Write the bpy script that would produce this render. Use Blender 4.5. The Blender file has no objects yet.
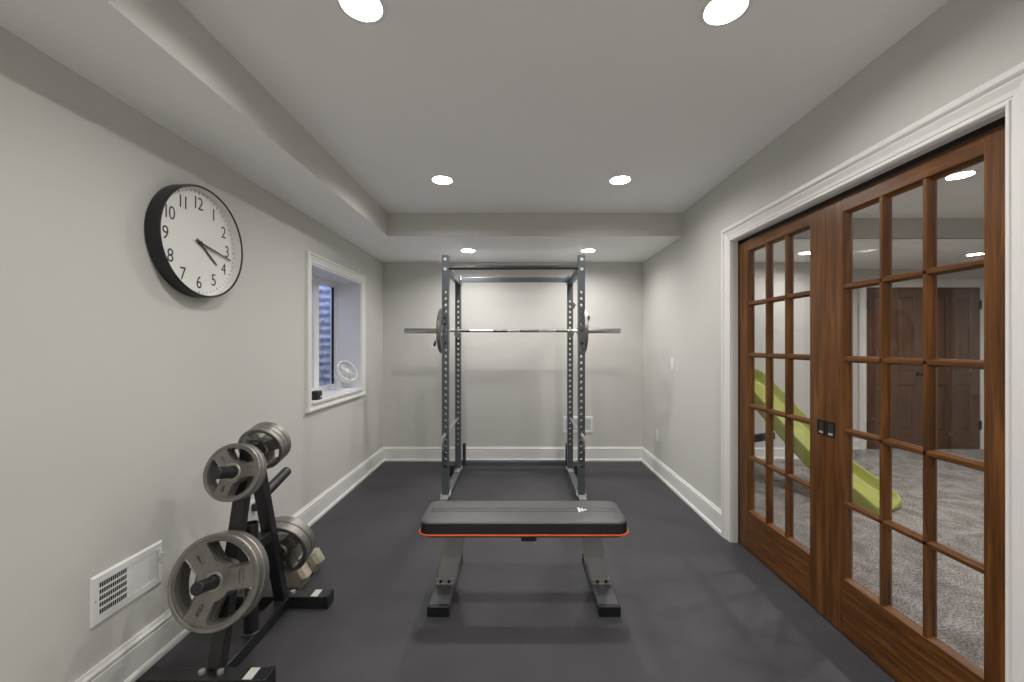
import bpy, bmesh, math, random
from mathutils import Vector, Matrix, Euler

random.seed(7)
S = bpy.context.scene
C = S.collection
PI = math.pi
F = 410.0                      # focal length in pixels of the 1024 px wide frame

# ------------------------------------------------------------------ camera
cam_d = bpy.data.cameras.new('camera')
cam_d.sensor_fit = 'HORIZONTAL'
cam_d.sensor_width = 36.0
cam_d.lens = F / 1024 * 36.0
cam_d.shift_x = -5 / 1024
cam_d.shift_y = 4 / 1024
cam_d.clip_start = 0.02
cam = bpy.data.objects.new('camera', cam_d)
C.objects.link(cam)
cam.location = (0, 0, 1.30)
cam.rotation_euler = (PI / 2, 0, 0)
S.camera = cam

# ------------------------------------------------------------------ world, exposure
W = bpy.data.worlds.new('daylight')
S.world = W
W.use_nodes = True
wn = W.node_tree.nodes
wn['Background'].inputs['Color'].default_value = (0.50, 0.60, 1.0, 1)
wn['Background'].inputs['Strength'].default_value = 5.0
S.view_settings.view_transform = 'Standard'
S.view_settings.look = 'None'
S.view_settings.gamma = 1
S.view_settings.use_curve_mapping = False
S.view_settings.exposure = 0.0
S.cycles.max_bounces = 16; S.cycles.diffuse_bounces = 10; S.cycles.transparent_max_bounces = 24
LAMP = 340.0                   # radiance of a gym downlight lens
LAMP2 = 720.0                  # the next room's downlights

# ------------------------------------------------------------------ dimensions (metres; X right, Y away, Z up)
XL, XR = -1.506, 1.416         # gym side walls
YB, YN = 4.607, -1.7           # back wall, wall behind the viewer
HC, HS = 2.43, 2.23            # ceiling, soffit underside
XS, YS = -1.11, 3.504          # soffit faces
DY0, DY1, DH = 1.180, 2.700, 1.985   # door opening
WY0, WY1, WZ0, WZ1 = 2.985, 3.955, 0.885, 1.90  # window opening
XWIN = -1.74
XW2 = 1.55                     # far face of the right wall
PX1 = 7.2                      # next room's far side
PYA, PYB, PXJ = 4.70, 5.125, 3.70

# ------------------------------------------------------------------ materials
def new_mat(name):
    m = bpy.data.materials.new(name); m.use_nodes = True
    nt = m.node_tree
    return m, nt, nt.nodes['Principled BSDF']

def L(nt, a, b): nt.links.new(a, b)

def mat(name, col, rough=0.5, metal=0.0, spec=0.5, bump=0.0, bscale=60.0, var=0.0, vscale=4.0, coat=0.0):
    m, nt, p = new_mat(name)
    p.inputs['Roughness'].default_value = rough
    p.inputs['Metallic'].default_value = metal
    p.inputs['Specular IOR Level'].default_value = spec
    p.inputs['Coat Weight'].default_value = coat
    p.inputs['Base Color'].default_value = (*col, 1)
    tc = nt.nodes.new('ShaderNodeTexCoord')
    n = nt.nodes.new('ShaderNodeTexNoise'); n.inputs['Scale'].default_value = vscale
    n.inputs['Detail'].default_value = 5
    L(nt, tc.outputs['Object'], n.inputs['Vector'])
    r = nt.nodes.new('ShaderNodeValToRGB')
    a, b = 1 - var, 1 + var
    r.color_ramp.elements[0].position = 0.3; r.color_ramp.elements[1].position = 0.7
    r.color_ramp.elements[0].color = (*[min(1, c * a) for c in col], 1)
    r.color_ramp.elements[1].color = (*[min(1, c * b) for c in col], 1)
    L(nt, n.outputs['Fac'], r.inputs['Fac'])
    L(nt, r.outputs['Color'], p.inputs['Base Color'])
    if bump > 0:
        n2 = nt.nodes.new('ShaderNodeTexNoise'); n2.inputs['Scale'].default_value = bscale
        n2.inputs['Detail'].default_value = 4
        L(nt, tc.outputs['Object'], n2.inputs['Vector'])
        bp = nt.nodes.new('ShaderNodeBump'); bp.inputs['Strength'].default_value = bump
        bp.inputs['Distance'].default_value = 0.01
        L(nt, n2.outputs['Fac'], bp.inputs['Height'])
        L(nt, bp.outputs['Normal'], p.inputs['Normal'])
    return m

def wood(name, axis, c0, c1, c2, rough=0.36):
    m, nt, p = new_mat(name)
    tc = nt.nodes.new('ShaderNodeTexCoord')
    mp = nt.nodes.new('ShaderNodeMapping')
    sc = [26.0, 26.0, 26.0]; sc['xyz'.index(axis)] = 1.6
    mp.inputs['Scale'].default_value = sc
    L(nt, tc.outputs['Object'], mp.inputs['Vector'])
    n = nt.nodes.new('ShaderNodeTexNoise'); n.inputs['Scale'].default_value = 1.6
    n.inputs['Detail'].default_value = 8; n.inputs['Roughness'].default_value = 0.62
    n.inputs['Distortion'].default_value = 0.5
    L(nt, mp.outputs['Vector'], n.inputs['Vector'])
    r = nt.nodes.new('ShaderNodeValToRGB')
    e = r.color_ramp.elements
    e[0].position = 0.28; e[0].color = (*c0, 1)
    e[1].position = 0.78; e[1].color = (*c2, 1)
    k = e.new(0.5); k.color = (*c1, 1)
    L(nt, n.outputs['Fac'], r.inputs['Fac'])
    L(nt, r.outputs['Color'], p.inputs['Base Color'])
    p.inputs['Roughness'].default_value = rough
    p.inputs['Coat Weight'].default_value = 0.12
    p.inputs['Specular IOR Level'].default_value = 0.35
    p.inputs['Coat Roughness'].default_value = 0.25
    bp = nt.nodes.new('ShaderNodeBump'); bp.inputs['Strength'].default_value = 0.08
    bp.inputs['Distance'].default_value = 0.004
    L(nt, n.outputs['Fac'], bp.inputs['Height']); L(nt, bp.outputs['Normal'], p.inputs['Normal'])
    return m

def glass(name, tint=(1, 1, 1), ior=1.5):
    m = bpy.data.materials.new(name); m.use_nodes = True
    nt = m.node_tree; nt.nodes.clear()
    out = nt.nodes.new('ShaderNodeOutputMaterial')
    mx = nt.nodes.new('ShaderNodeMixShader')
    t = nt.nodes.new('ShaderNodeBsdfTransparent'); t.inputs['Color'].default_value = (*tint, 1)
    g = nt.nodes.new('ShaderNodeBsdfGlossy'); g.inputs['Roughness'].default_value = 0.0
    lw = nt.nodes.new('ShaderNodeLayerWeight'); lw.inputs['Blend'].default_value = 0.5
    pw = nt.nodes.new('ShaderNodeMath'); pw.operation = 'POWER'; pw.inputs[1].default_value = 5
    f = nt.nodes.new('ShaderNodeMath'); f.operation = 'MULTIPLY_ADD'
    r0 = ((ior - 1) / (ior + 1)) ** 2
    f.inputs[1].default_value = 1 - r0; f.inputs[2].default_value = r0
    L(nt, lw.outputs['Facing'], pw.inputs[0]); L(nt, pw.outputs[0], f.inputs[0])
    L(nt, f.outputs[0], mx.inputs['Fac']); L(nt, t.outputs[0], mx.inputs[1]); L(nt, g.outputs[0], mx.inputs[2])
    L(nt, mx.outputs[0], out.inputs['Surface'])
    return m

def emit(name, col, s):
    m = bpy.data.materials.new(name); m.use_nodes = True
    nt = m.node_tree; nt.nodes.clear()
    out = nt.nodes.new('ShaderNodeOutputMaterial'); e = nt.nodes.new('ShaderNodeEmission')
    e.inputs['Color'].default_value = (*col, 1); e.inputs['Strength'].default_value = s
    L(nt, e.outputs[0], out.inputs['Surface'])
    return m

def carpet_mat():
    m, nt, p = new_mat('grey_carpet')
    tc = nt.nodes.new('ShaderNodeTexCoord')
    n = nt.nodes.new('ShaderNodeTexNoise'); n.inputs['Scale'].default_value = 95; n.inputs['Detail'].default_value = 5
    n.inputs['Roughness'].default_value = 0.75
    n2 = nt.nodes.new('ShaderNodeTexNoise'); n2.inputs['Scale'].default_value = 5.5; n2.inputs['Detail'].default_value = 3
    n2.inputs['Distortion'].default_value = 1.2
    L(nt, tc.outputs['Object'], n.inputs['Vector']); L(nt, tc.outputs['Object'], n2.inputs['Vector'])
    r = nt.nodes.new('ShaderNodeValToRGB')
    r.color_ramp.elements[0].position = 0.36; r.color_ramp.elements[0].color = (0.10, 0.09, 0.085, 1)
    r.color_ramp.elements[1].position = 0.64; r.color_ramp.elements[1].color = (0.70, 0.66, 0.63, 1)
    L(nt, n.outputs['Fac'], r.inputs['Fac'])
    r2 = nt.nodes.new('ShaderNodeValToRGB')
    r2.color_ramp.elements[0].position = 0.35; r2.color_ramp.elements[0].color = (0.62, 0.61, 0.60, 1)
    r2.color_ramp.elements[1].position = 0.65; r2.color_ramp.elements[1].color = (1, 1, 1, 1)
    L(nt, n2.outputs['Fac'], r2.inputs['Fac'])
    mx = nt.nodes.new('ShaderNodeMix'); mx.data_type = 'RGBA'; mx.blend_type = 'MULTIPLY'
    mx.inputs['Factor'].default_value = 1.0
    L(nt, r.outputs['Color'], mx.inputs['A']); L(nt, r2.outputs['Color'], mx.inputs['B'])
    L(nt, mx.outputs['Result'], p.inputs['Base Color'])
    p.inputs['Roughness'].default_value = 1.0; p.inputs['Specular IOR Level'].default_value = 0.05
    bp = nt.nodes.new('ShaderNodeBump'); bp.inputs['Strength'].default_value = 0.9; bp.inputs['Distance'].default_value = 0.012
    L(nt, n.outputs['Fac'], bp.inputs['Height']); L(nt, bp.outputs['Normal'], p.inputs['Normal'])
    return m

def rubber_floor_mat():
    m, nt, p = new_mat('black_rubber_flooring')
    tc = nt.nodes.new('ShaderNodeTexCoord')
    n = nt.nodes.new('ShaderNodeTexNoise'); n.inputs['Scale'].default_value = 2.2; n.inputs['Detail'].default_value = 7
    n.inputs['Roughness'].default_value = 0.6
    n2 = nt.nodes.new('ShaderNodeTexNoise'); n2.inputs['Scale'].default_value = 160; n2.inputs['Detail'].default_value = 2
    L(nt, tc.outputs['Object'], n.inputs['Vector']); L(nt, tc.outputs['Object'], n2.inputs['Vector'])
    r = nt.nodes.new('ShaderNodeValToRGB')
    r.color_ramp.elements[0].position = 0.3; r.color_ramp.elements[0].color = (0.044, 0.043, 0.049, 1)
    r.color_ramp.elements[1].position = 0.75; r.color_ramp.elements[1].color = (0.066, 0.064, 0.072, 1)
    L(nt, n.outputs['Fac'], r.inputs['Fac'])
    L(nt, r.outputs['Color'], p.inputs['Base Color'])
    p.inputs['Roughness'].default_value = 0.55; p.inputs['Specular IOR Level'].default_value = 0.42
    bp = nt.nodes.new('ShaderNodeBump'); bp.inputs['Strength'].default_value = 0.12; bp.inputs['Distance'].default_value = 0.003
    L(nt, n2.outputs['Fac'], bp.inputs['Height']); L(nt, bp.outputs['Normal'], p.inputs['Normal'])
    return m

M = {}
M['wall'] = mat('greige_wall_paint', (0.635, 0.626, 0.600), 0.75, spec=0.25, bump=0.03, bscale=250, var=0.012, vscale=2)
M['ceiling'] = mat('ceiling_paint', (0.92, 0.92, 0.925), 0.8, spec=0.2, bump=0.02, bscale=250, var=0.01, vscale=2)
M['trim'] = mat('white_trim_paint', (0.82, 0.815, 0.80), 0.38, spec=0.45, var=0.01)
M['white'] = mat('white_plastic', (0.82, 0.82, 0.82), 0.4, var=0.01)
M['rubber'] = rubber_floor_mat()
M['carpet'] = carpet_mat()
M['entry'] = mat('pale_entry_carpet', (0.62, 0.60, 0.57), 1.0, spec=0.05, bump=0.5, bscale=120, var=0.15, vscale=60)  # pale bounce surface for the added floor behind the viewer
M['wood_v'] = wood('stained_wood_upright', 'z', (0.050, 0.016, 0.0028), (0.112, 0.040, 0.0062), (0.25, 0.100, 0.018))
M['wood_h'] = wood('stained_wood_level', 'y', (0.050, 0.016, 0.0028), (0.112, 0.040, 0.0062), (0.25, 0.100, 0.018))
M['dwood_v'] = wood('dark_wood_upright', 'z', (0.065, 0.029, 0.014), (0.112, 0.052, 0.026), (0.165, 0.080, 0.040), 0.42)
M['dwood_h'] = wood('dark_wood_level', 'x', (0.065, 0.029, 0.014), (0.112, 0.052, 0.026), (0.165, 0.080, 0.040), 0.42)
M['glass'] = glass('clear_glass')
M['bronze'] = mat('dark_bronze', (0.035, 0.028, 0.028), 0.38, metal=0.7, var=0.1)
M['black'] = mat('black_plastic', (0.012, 0.012, 0.013), 0.42, var=0.1)
M['black_steel'] = mat('black_painted_steel', (0.016, 0.016, 0.018), 0.36, spec=0.6, var=0.15, vscale=12)
M['rack'] = mat('slate_grey_powder_coat', (0.080, 0.094, 0.108), 0.36, spec=0.6, var=0.06, vscale=10)
M['rail'] = mat('slate_grey_gloss_rail', (0.13, 0.145, 0.16), 0.24, spec=0.8, var=0.06, vscale=10)  # rack coat lightened; light caught on the rail tops painted in
M['rack_dark'] = mat('dark_inner_steel', (0.03, 0.034, 0.04), 0.4, var=0.06, vscale=10)
M['chrome'] = mat('bright_chrome', (0.82, 0.82, 0.82), 0.34, metal=1.0, var=0.03)
M['steel'] = mat('satin_steel', (0.48, 0.48, 0.48), 0.32, metal=1.0, var=0.05, vscale=20)
M['knurl'] = mat('knurled_steel', (0.25, 0.25, 0.25), 0.5, metal=1.0, bump=0.5, bscale=900, var=0.1, vscale=200)
M['iron'] = mat('grey_hammered_iron', (0.27, 0.258, 0.24), 0.33, metal=0.7, bump=0.22, bscale=170, var=0.12, vscale=14)
M['iron_hi'] = mat('worn_iron_edge', (0.42, 0.40, 0.37), 0.36, metal=0.7, var=0.1, vscale=20)
M['zinc'] = mat('zinc_bolt_plate', (0.62, 0.62, 0.60), 0.4, metal=0.6, var=0.1, vscale=40)
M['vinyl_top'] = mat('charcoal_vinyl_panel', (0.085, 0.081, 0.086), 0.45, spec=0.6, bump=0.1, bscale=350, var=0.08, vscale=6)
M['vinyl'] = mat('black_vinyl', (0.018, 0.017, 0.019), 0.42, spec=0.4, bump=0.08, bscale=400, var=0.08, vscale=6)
M['seam'] = mat('stitched_seam', (0.022, 0.022, 0.023), 0.6)
M['orange'] = mat('orange_piping', (0.72, 0.115, 0.03), 0.45, var=0.04)
M['bench'] = mat('bench_grey_paint', (0.42, 0.425, 0.44), 0.42, spec=0.5, var=0.05, vscale=12)
M['foot_black'] = mat('bench_foot_paint', (0.085, 0.085, 0.093), 0.33, spec=0.6, var=0.2, vscale=20)
M['dial'] = mat('clock_dial', (0.80, 0.80, 0.78), 0.5, var=0.005)
M['ink'] = mat('black_ink', (0.03, 0.03, 0.035), 0.6)
M['sticker'] = mat('off_white_sticker', (0.62, 0.61, 0.56), 0.5, var=0.1, vscale=30)
M['hex'] = mat('worn_tan_hex_iron', (0.42, 0.385, 0.30), 0.55, metal=0.2, bump=0.3, bscale=120, var=0.25, vscale=25)
M['green'] = mat('lime_green_plastic', (0.36, 0.385, 0.085), 0.38, spec=0.5, var=0.04, vscale=5)
M['well'] = mat('galvanised_corrugated_liner', (0.46, 0.48, 0.54), 0.5, metal=0.2, var=0.45, vscale=22)
M['earth'] = mat('gravel_bed', (0.30, 0.29, 0.27), 0.9, bump=0.8, bscale=40, var=0.4, vscale=30)
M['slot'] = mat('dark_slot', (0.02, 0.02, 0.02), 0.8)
M['vent_dark'] = mat('duct_interior', (0.03, 0.03, 0.03), 0.8)
M['lamp'] = emit('downlight_lens', (1.0, 0.972, 0.93), LAMP)
M['lamp3'] = emit('next_room_soffit_lens', (1.0, 0.97, 0.93), LAMP2 * .33)
M['lamp_soffit'] = emit('soffit_downlight_lens', (1.0, 0.972, 0.93), LAMP * 1.1)
M['lamp_entry'] = emit('entry_downlight_lens', (1.0, 0.972, 0.93), LAMP * .6)  # lens of the added unseen pair behind the viewpoint
M['lamp2'] = emit('next_room_downlight_lens', (1.0, 0.97, 0.93), LAMP2)
M['copper'] = mat('copper_pin', (0.22, 0.12, 0.08), 0.4, metal=0.3)

# ------------------------------------------------------------------ mesh helpers
class MB:
    def __init__(self): self.bm = bmesh.new()
    def box(self, x0, x1, y0, y1, z0, z1):
        v = [self.bm.verts.new(p) for p in ((x0,y0,z0),(x1,y0,z0),(x1,y1,z0),(x0,y1,z0),(x0,y0,z1),(x1,y0,z1),(x1,y1,z1),(x0,y1,z1))]
        for f in ((3,2,1,0),(4,5,6,7),(0,1,5,4),(1,2,6,5),(2,3,7,6),(3,0,4,7)):
            self.bm.faces.new([v[i] for i in f])
        return self
    def obox(self, c, size, mtx):
        """box with half-lengths from size, centred at c, turned by the 3x3 mtx"""
        n = len(self.bm.verts)
        sx, sy, sz = [s / 2 for s in size]
        self.box(-sx, sx, -sy, sy, -sz, sz)
        self.bm.verts.ensure_lookup_table()
        for v in self.bm.verts[n:]: v.co = mtx @ v.co + Vector(c)
        return self
    def bar(self, p0, p1, w, d, up=(0, 0, 1)):
        """rectangular bar from p0 to p1: w across (perpendicular to up), d along up"""
        p0, p1 = Vector(p0), Vector(p1)
        ax = (p1 - p0).normalized(); u = Vector(up)
        s = ax.cross(u).normalized(); u = s.cross(ax).normalized()
        m = Matrix((s, ax, u)).transposed()
        return self.obox((p0 + p1) / 2, (w, (p1 - p0).length, d), m)
    def cyl(self, p0, p1, r, seg=24, r2=None, cap=True):
        p0, p1 = Vector(p0), Vector(p1); r2 = r if r2 is None else r2
        m = frame(p1 - p0)
        a = []; b = []
        for i in range(seg):
            t = 2 * PI * i / seg; q = Vector((math.cos(t), math.sin(t), 0))
            a.append(self.bm.verts.new(p0 + m @ (q * r))); b.append(self.bm.verts.new(p1 + m @ (q * r2)))
        for i in range(seg):
            j = (i + 1) % seg; self.bm.faces.new((a[i], a[j], b[j], b[i]))
        if cap: self.bm.faces.new(a[::-1]); self.bm.faces.new(b)
        return self
    def lathe(self, prof, seg=48, c=(0, 0, 0), m=None, closed=False):
        """prof: (r, h) about local z"""
        m = m or Matrix.Identity(3); c = Vector(c); rings = []
        for r, h in prof:
            if r < 1e-6: rings.append([self.bm.verts.new(c + m @ Vector((0, 0, h)))])
            else: rings.append([self.bm.verts.new(c + m @ Vector((r * math.cos(2*PI*i/seg), r * math.sin(2*PI*i/seg), h))) for i in range(seg)])
        n = len(rings)
        for k in range(n if closed else n - 1):
            A, B = rings[k], rings[(k + 1) % n]
            for i in range(seg):
                j = (i + 1) % seg
                if len(A) == 1 and len(B) == 1: continue
                if len(A) == 1: self.bm.faces.new((A[0], B[j], B[i]))
                elif len(B) == 1: self.bm.faces.new((A[i], A[j], B[0]))
                else: self.bm.faces.new((A[i], A[j], B[j], B[i]))
        return self
    def prism(self, poly, a, b, f):
        """poly: 2-D points; f(u, v, t) gives the 3-D point; t runs from a to b"""
        A = [self.bm.verts.new(f(u, v, a)) for u, v in poly]; B = [self.bm.verts.new(f(u, v, b)) for u, v in poly]
        n = len(poly)
        for i in range(n):
            j = (i + 1) % n; self.bm.faces.new((A[i], A[j], B[j], B[i]))
        self.bm.faces.new(A[::-1]); self.bm.faces.new(B)
        return self
    def tube(self, pts, r, seg=12, closed=False, cap=True):
        pts = [Vector(p) for p in pts]; n = len(pts); rings = []
        ref = None
        for k in range(n):
            if closed: t = pts[(k + 1) % n] - pts[k - 1]
            else: t = pts[min(k + 1, n - 1)] - pts[max(k - 1, 0)]
            t.normalize()
            if ref is None: ref = t.orthogonal().normalized()
            ref = (ref - t * ref.dot(t)).normalized()
            s = t.cross(ref)
            rr = r[k] if isinstance(r, (list, tuple)) else r
            rings.append([self.bm.verts.new(pts[k] + (ref * math.cos(2*PI*i/seg) + s * math.sin(2*PI*i/seg)) * rr) for i in range(seg)])
        for k in range(n if closed else n - 1):
            A, B = rings[k], rings[(k + 1) % n]
            for i in range(seg):
                j = (i + 1) % seg; self.bm.faces.new((A[i], A[j], B[j], B[i]))
        if cap and not closed: self.bm.faces.new(rings[0][::-1]); self.bm.faces.new(rings[-1])
        return self
    def loops(self, loops, closed=True, caps=False):
        """skin of successive loops of 3-D points"""
        R = [[self.bm.verts.new(p) for p in l] for l in loops]
        for A, B in zip(R, R[1:]):
            n = len(A)
            for i in range(n if closed else n - 1):
                j = (i + 1) % n; self.bm.faces.new((A[i], A[j], B[j], B[i]))
        if caps: self.bm.faces.new(R[0][::-1]); self.bm.faces.new(R[-1])
        return self
    def build(self, name, m, parent=None, bevel=0.0, smooth=35, seg=2, local=False):
        me = bpy.data.meshes.new(name)
        bmesh.ops.recalc_face_normals(self.bm, faces=self.bm.faces)
        if parent is not None and not local:
            off = world_loc(parent)
            for v in self.bm.verts: v.co -= off
        self.bm.to_mesh(me); self.bm.free()
        me.materials.append(m)
        if smooth:
            for p in me.polygons: p.use_smooth = True
            me.set_sharp_from_angle(angle=math.radians(smooth))
        o = bpy.data.objects.new(name, me); C.objects.link(o)
        if parent is not None: o.parent = parent
        if bevel:
            b = o.modifiers.new('edge', 'BEVEL'); b.width = bevel; b.segments = seg
            b.limit_method = 'ANGLE'; b.angle_limit = math.radians(40); b.harden_normals = False
        return o

def split_islands(mb):
    bm = mb.bm; seen = set(); out = []
    for f0 in list(bm.faces):
        if f0 in seen: continue
        st = [f0]; seen.add(f0); isl = []
        while st:
            f = st.pop(); isl.append(f)
            for v in f.verts:
                for g in v.link_faces:
                    if g not in seen: seen.add(g); st.append(g)
        m = MB(); vm = {}
        for f in isl:
            vs = []
            for v in f.verts:
                if v not in vm: vm[v] = m.bm.verts.new(v.co)
                vs.append(vm[v])
            m.bm.faces.new(vs)
        out.append(m)
    bm.free()
    return out

def each(mb, name, m, parent, **kw):
    """every separate piece of mb as a part of its own"""
    return [k.build(name, m, parent, **kw) for k in split_islands(mb)]

def world_loc(o):
    v = Vector((0, 0, 0))
    while o is not None: v += o.location; o = o.parent
    return v

def frame(ax):
    z = Vector(ax).normalized()
    x = Vector((1, 0, 0)) if abs(z.x) < 0.9 else Vector((0, 1, 0))
    y = z.cross(x).normalized(); x = y.cross(z)
    return Matrix((x, y, z)).transposed()

def tag(o, label=None, cat=None, group=None, kind=None):
    if label: o['label'] = label
    if cat: o['category'] = cat
    if group: o['group'] = group
    if kind: o['kind'] = kind
    return o

def thing(name, loc, label, cat, group=None, kind=None):
    o = bpy.data.objects.new(name, None); C.objects.link(o)
    o.location = loc; o.empty_display_size = 0.05
    return tag(o, label, cat, group, kind)

def struct(name, mb, m, label, cat, **kw):
    return tag(mb.build(name, m, None, **kw), label, cat, None, 'structure')

# ------------------------------------------------------------------ the gym's shell
struct('floor', MB().box(XL - .3, 1.475, 1.30, YB + .1, -.05, 0), M['rubber'], 'dark grey rubber gym floor', 'floor', smooth=0)
struct('floor_carpet', MB().box(1.475, PX1, YN - .1, PYB + .1, -.05, 0), M['carpet'], 'shaggy grey carpet beyond the glass doors', 'carpet', smooth=0)
struct('floor_entry', MB().box(XL - .3, 1.475, YN - .1, 1.30, -.05, 0), M['entry'], 'pale carpet at the gym entrance', 'carpet', smooth=0)  # unseen pale floor, added to throw light up onto the ceiling
w = MB()
w.box(XWIN, XL, YN, WY0, 0, HC + .1).box(XWIN, XL, WY1, YB + .1, 0, HC + .1).box(XWIN, XL, WY0, WY1, 0, WZ0).box(XWIN, XL, WY0, WY1, WZ1, HC + .1)
struct('wall_left', w, M['wall'], 'greige wall with the clock and window', 'wall', smooth=0)
struct('wall_back', MB().box(XL, XR + .14, YB, YB + .1, 0, HC + .1), M['wall'], 'greige end wall behind the power rack', 'wall', smooth=0)
struct('wall_rear', MB().box(XL, XR, YN - .1, YN, 0, HC + .1), M['wall'], 'greige wall behind the viewer', 'wall', smooth=0)
w = MB()
w.box(XR, XW2, YN, DY0, 0, HC + .1).box(XR, XW2, DY1, YB, 0, HC + .1)
w.box(XR, 1.452, DY0, DY1, DH, HC + .1).box(1.512, XW2, DY0, DY1, DH, HC + .1).box(1.452, 1.512, DY0, DY1, 2.06, HC + .1)
struct('wall_right', w, M['wall'], 'greige wall around the glass double doors', 'wall', smooth=0)
CAN = .068
LIGHTS = [(-.517, 1.362), (.70, 1.376), (-.512, 2.808), (.706, 2.808), (-.517, -.06), (.70, -.06)]
SLIGHTS = [(-.482, 4.035), (.70, 4.035)]
PLIGHTS = [(2.95, 2.73), (4.90, 2.73), (2.95, .9)]
PSLIGHTS = [(2.985, 4.23), (4.80, 4.29)]
def holed_sheet(mb, outline, holes, z):
    """a flat board with round cut-outs for the downlight cans"""
    es = []
    for lp in [outline] + [[(x + CAN * math.cos(2*PI*i/40), y + CAN * math.sin(2*PI*i/40)) for i in range(40)] for x, y in holes]:
        vs = [mb.bm.verts.new((x, y, z)) for x, y in lp]
        es += [mb.bm.edges.new((vs[i], vs[(i + 1) % len(vs)])) for i in range(len(vs))]
    bmesh.ops.triangle_fill(mb.bm, use_beauty=True, edges=es)
    return mb
def R4(x0, x1, y0, y1): return [(x0, y0), (x1, y0), (x1, y1), (x0, y1)]
m_ = holed_sheet(MB(), R4(XS, XR, YN, YS), LIGHTS, HC); m_.box(XS, XR, YN, YS, HC + .07, HC + .1)
struct('ceiling', m_, M['ceiling'], 'raised flat ceiling with four downlights', 'ceiling', smooth=0)
# soffits: painted faces, ceiling-white undersides
struct('trim_soffit_face', MB().box(XS - .02, XS, YN, YS + .02, HS + .0015, HC + .1).box(XS, XR, YS, YS + .02, HS + .0015, HC + .1), M['wall'],
       'greige vertical face of the dropped soffit', 'soffit', smooth=0)
m_ = MB().box(XL, XS - .02, YN, YB, HS, HS + .08).box(XS - .02, XS, YN, YS, HS, HS + .001); holed_sheet(m_, R4(XS - .02, XR, YS + .0, YB), SLIGHTS, HS); m_.box(XS - .02, XR, YS + .02, YB, HS + .07, HS + .08)
struct('ceiling_soffit', m_, M['ceiling'],
       'lowered ceiling along the left and end walls', 'ceiling', smooth=0)

# baseboards
BASE = [(0, 0), (.028, 0), (.028, .016), (.022, .024), (.016, .026), (.016, .118), (.013, .122), (.013, .128), (.018, .131), (.018, .138), (.011, .146), (.008, .155), (0, .155)]
struct('baseboard_left', MB().prism(BASE, YN, YB, lambda u, v, t: (XL + u, t, v)), M['trim'], 'white baseboard under the clock wall', 'baseboard', smooth=0)
struct('baseboard_back', MB().prism(BASE, XL, XR, lambda u, v, t: (t, YB - u, v)), M['trim'], 'white baseboard behind the power rack', 'baseboard', smooth=0)
struct('baseboard_right', MB().prism(BASE, DY1 + .095, YB, lambda u, v, t: (XR - u, t, v)), M['trim'], 'white baseboard between end wall and doors', 'baseboard', smooth=0)

# door casing and jamb
CAS = [(0, 0), (0, .011), (.004, .015), (.012, .015), (.014, .009), (.018, .009), (.021, .013), (.036, .014), (.056, .022), (.060, .022), (.062, .015), (.067, .015), (.069, .023), (.074, .027), (.090, .027), (.095, .022), (.095, 0)]
tr = MB()
tr.loops([[(XR - v, DY1 + u, 0) for u, v in CAS], [(XR - v, DY1 + u, DH + u) for u, v in CAS], [(XR - v, DY0 - u, DH + u) for u, v in CAS], [(XR - v, DY0 - u, 0) for u, v in CAS]], closed=True, caps=True)
tr_o = struct('trim_1', tr, M['trim'], 'white moulded casing around the glass double doors', 'door casing', smooth=0)
jb = MB().box(XR, 1.452, DY1 - .004, DY1 + .01, 0, DH).box(XR, 1.452, DY0 - .01, DY0 + .004, 0, DH).box(1.512, XW2, DY1 - .004, DY1 + .01, 0, DH).box(1.512, XW2, DY0 - .01, DY0 + .004, 0, DH)
jb.box(XR, 1.452, DY0, DY1, DH - .004, DH + .01).box(1.512, XW2, DY0, DY1, DH - .004, DH + .01)
jb.build('jamb_lining', M['trim'], tr_o, smooth=0)
MB().box(1.456, 1.508, DY0, DY1, 1.985, 2.055).build('sliding_track', M['slot'], tr_o, smooth=0)  # near-black block fills the door-head gap, painting its shade
MB().box(1.456, 1.508, DY0 - .02, DY0 + .0005, 0, 2.0).box(1.456, 1.508, DY1 - .0005, DY1 + .02, 0, 2.0).build('pocket_slot', M['slot'], tr_o, smooth=0)  # flat dark strips paint the shade of the door pockets
c2 = MB().loops([[(XW2 + v, DY1 + u, 0) for u, v in CAS], [(XW2 + v, DY1 + u, DH + u) for u, v in CAS], [(XW2 + v, DY0 - u, DH + u) for u, v in CAS], [(XW2 + v, DY0 - u, 0) for u, v in CAS]], closed=True, caps=True)
c2.build('inner_casing', M['trim'], tr_o, smooth=0)

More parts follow.
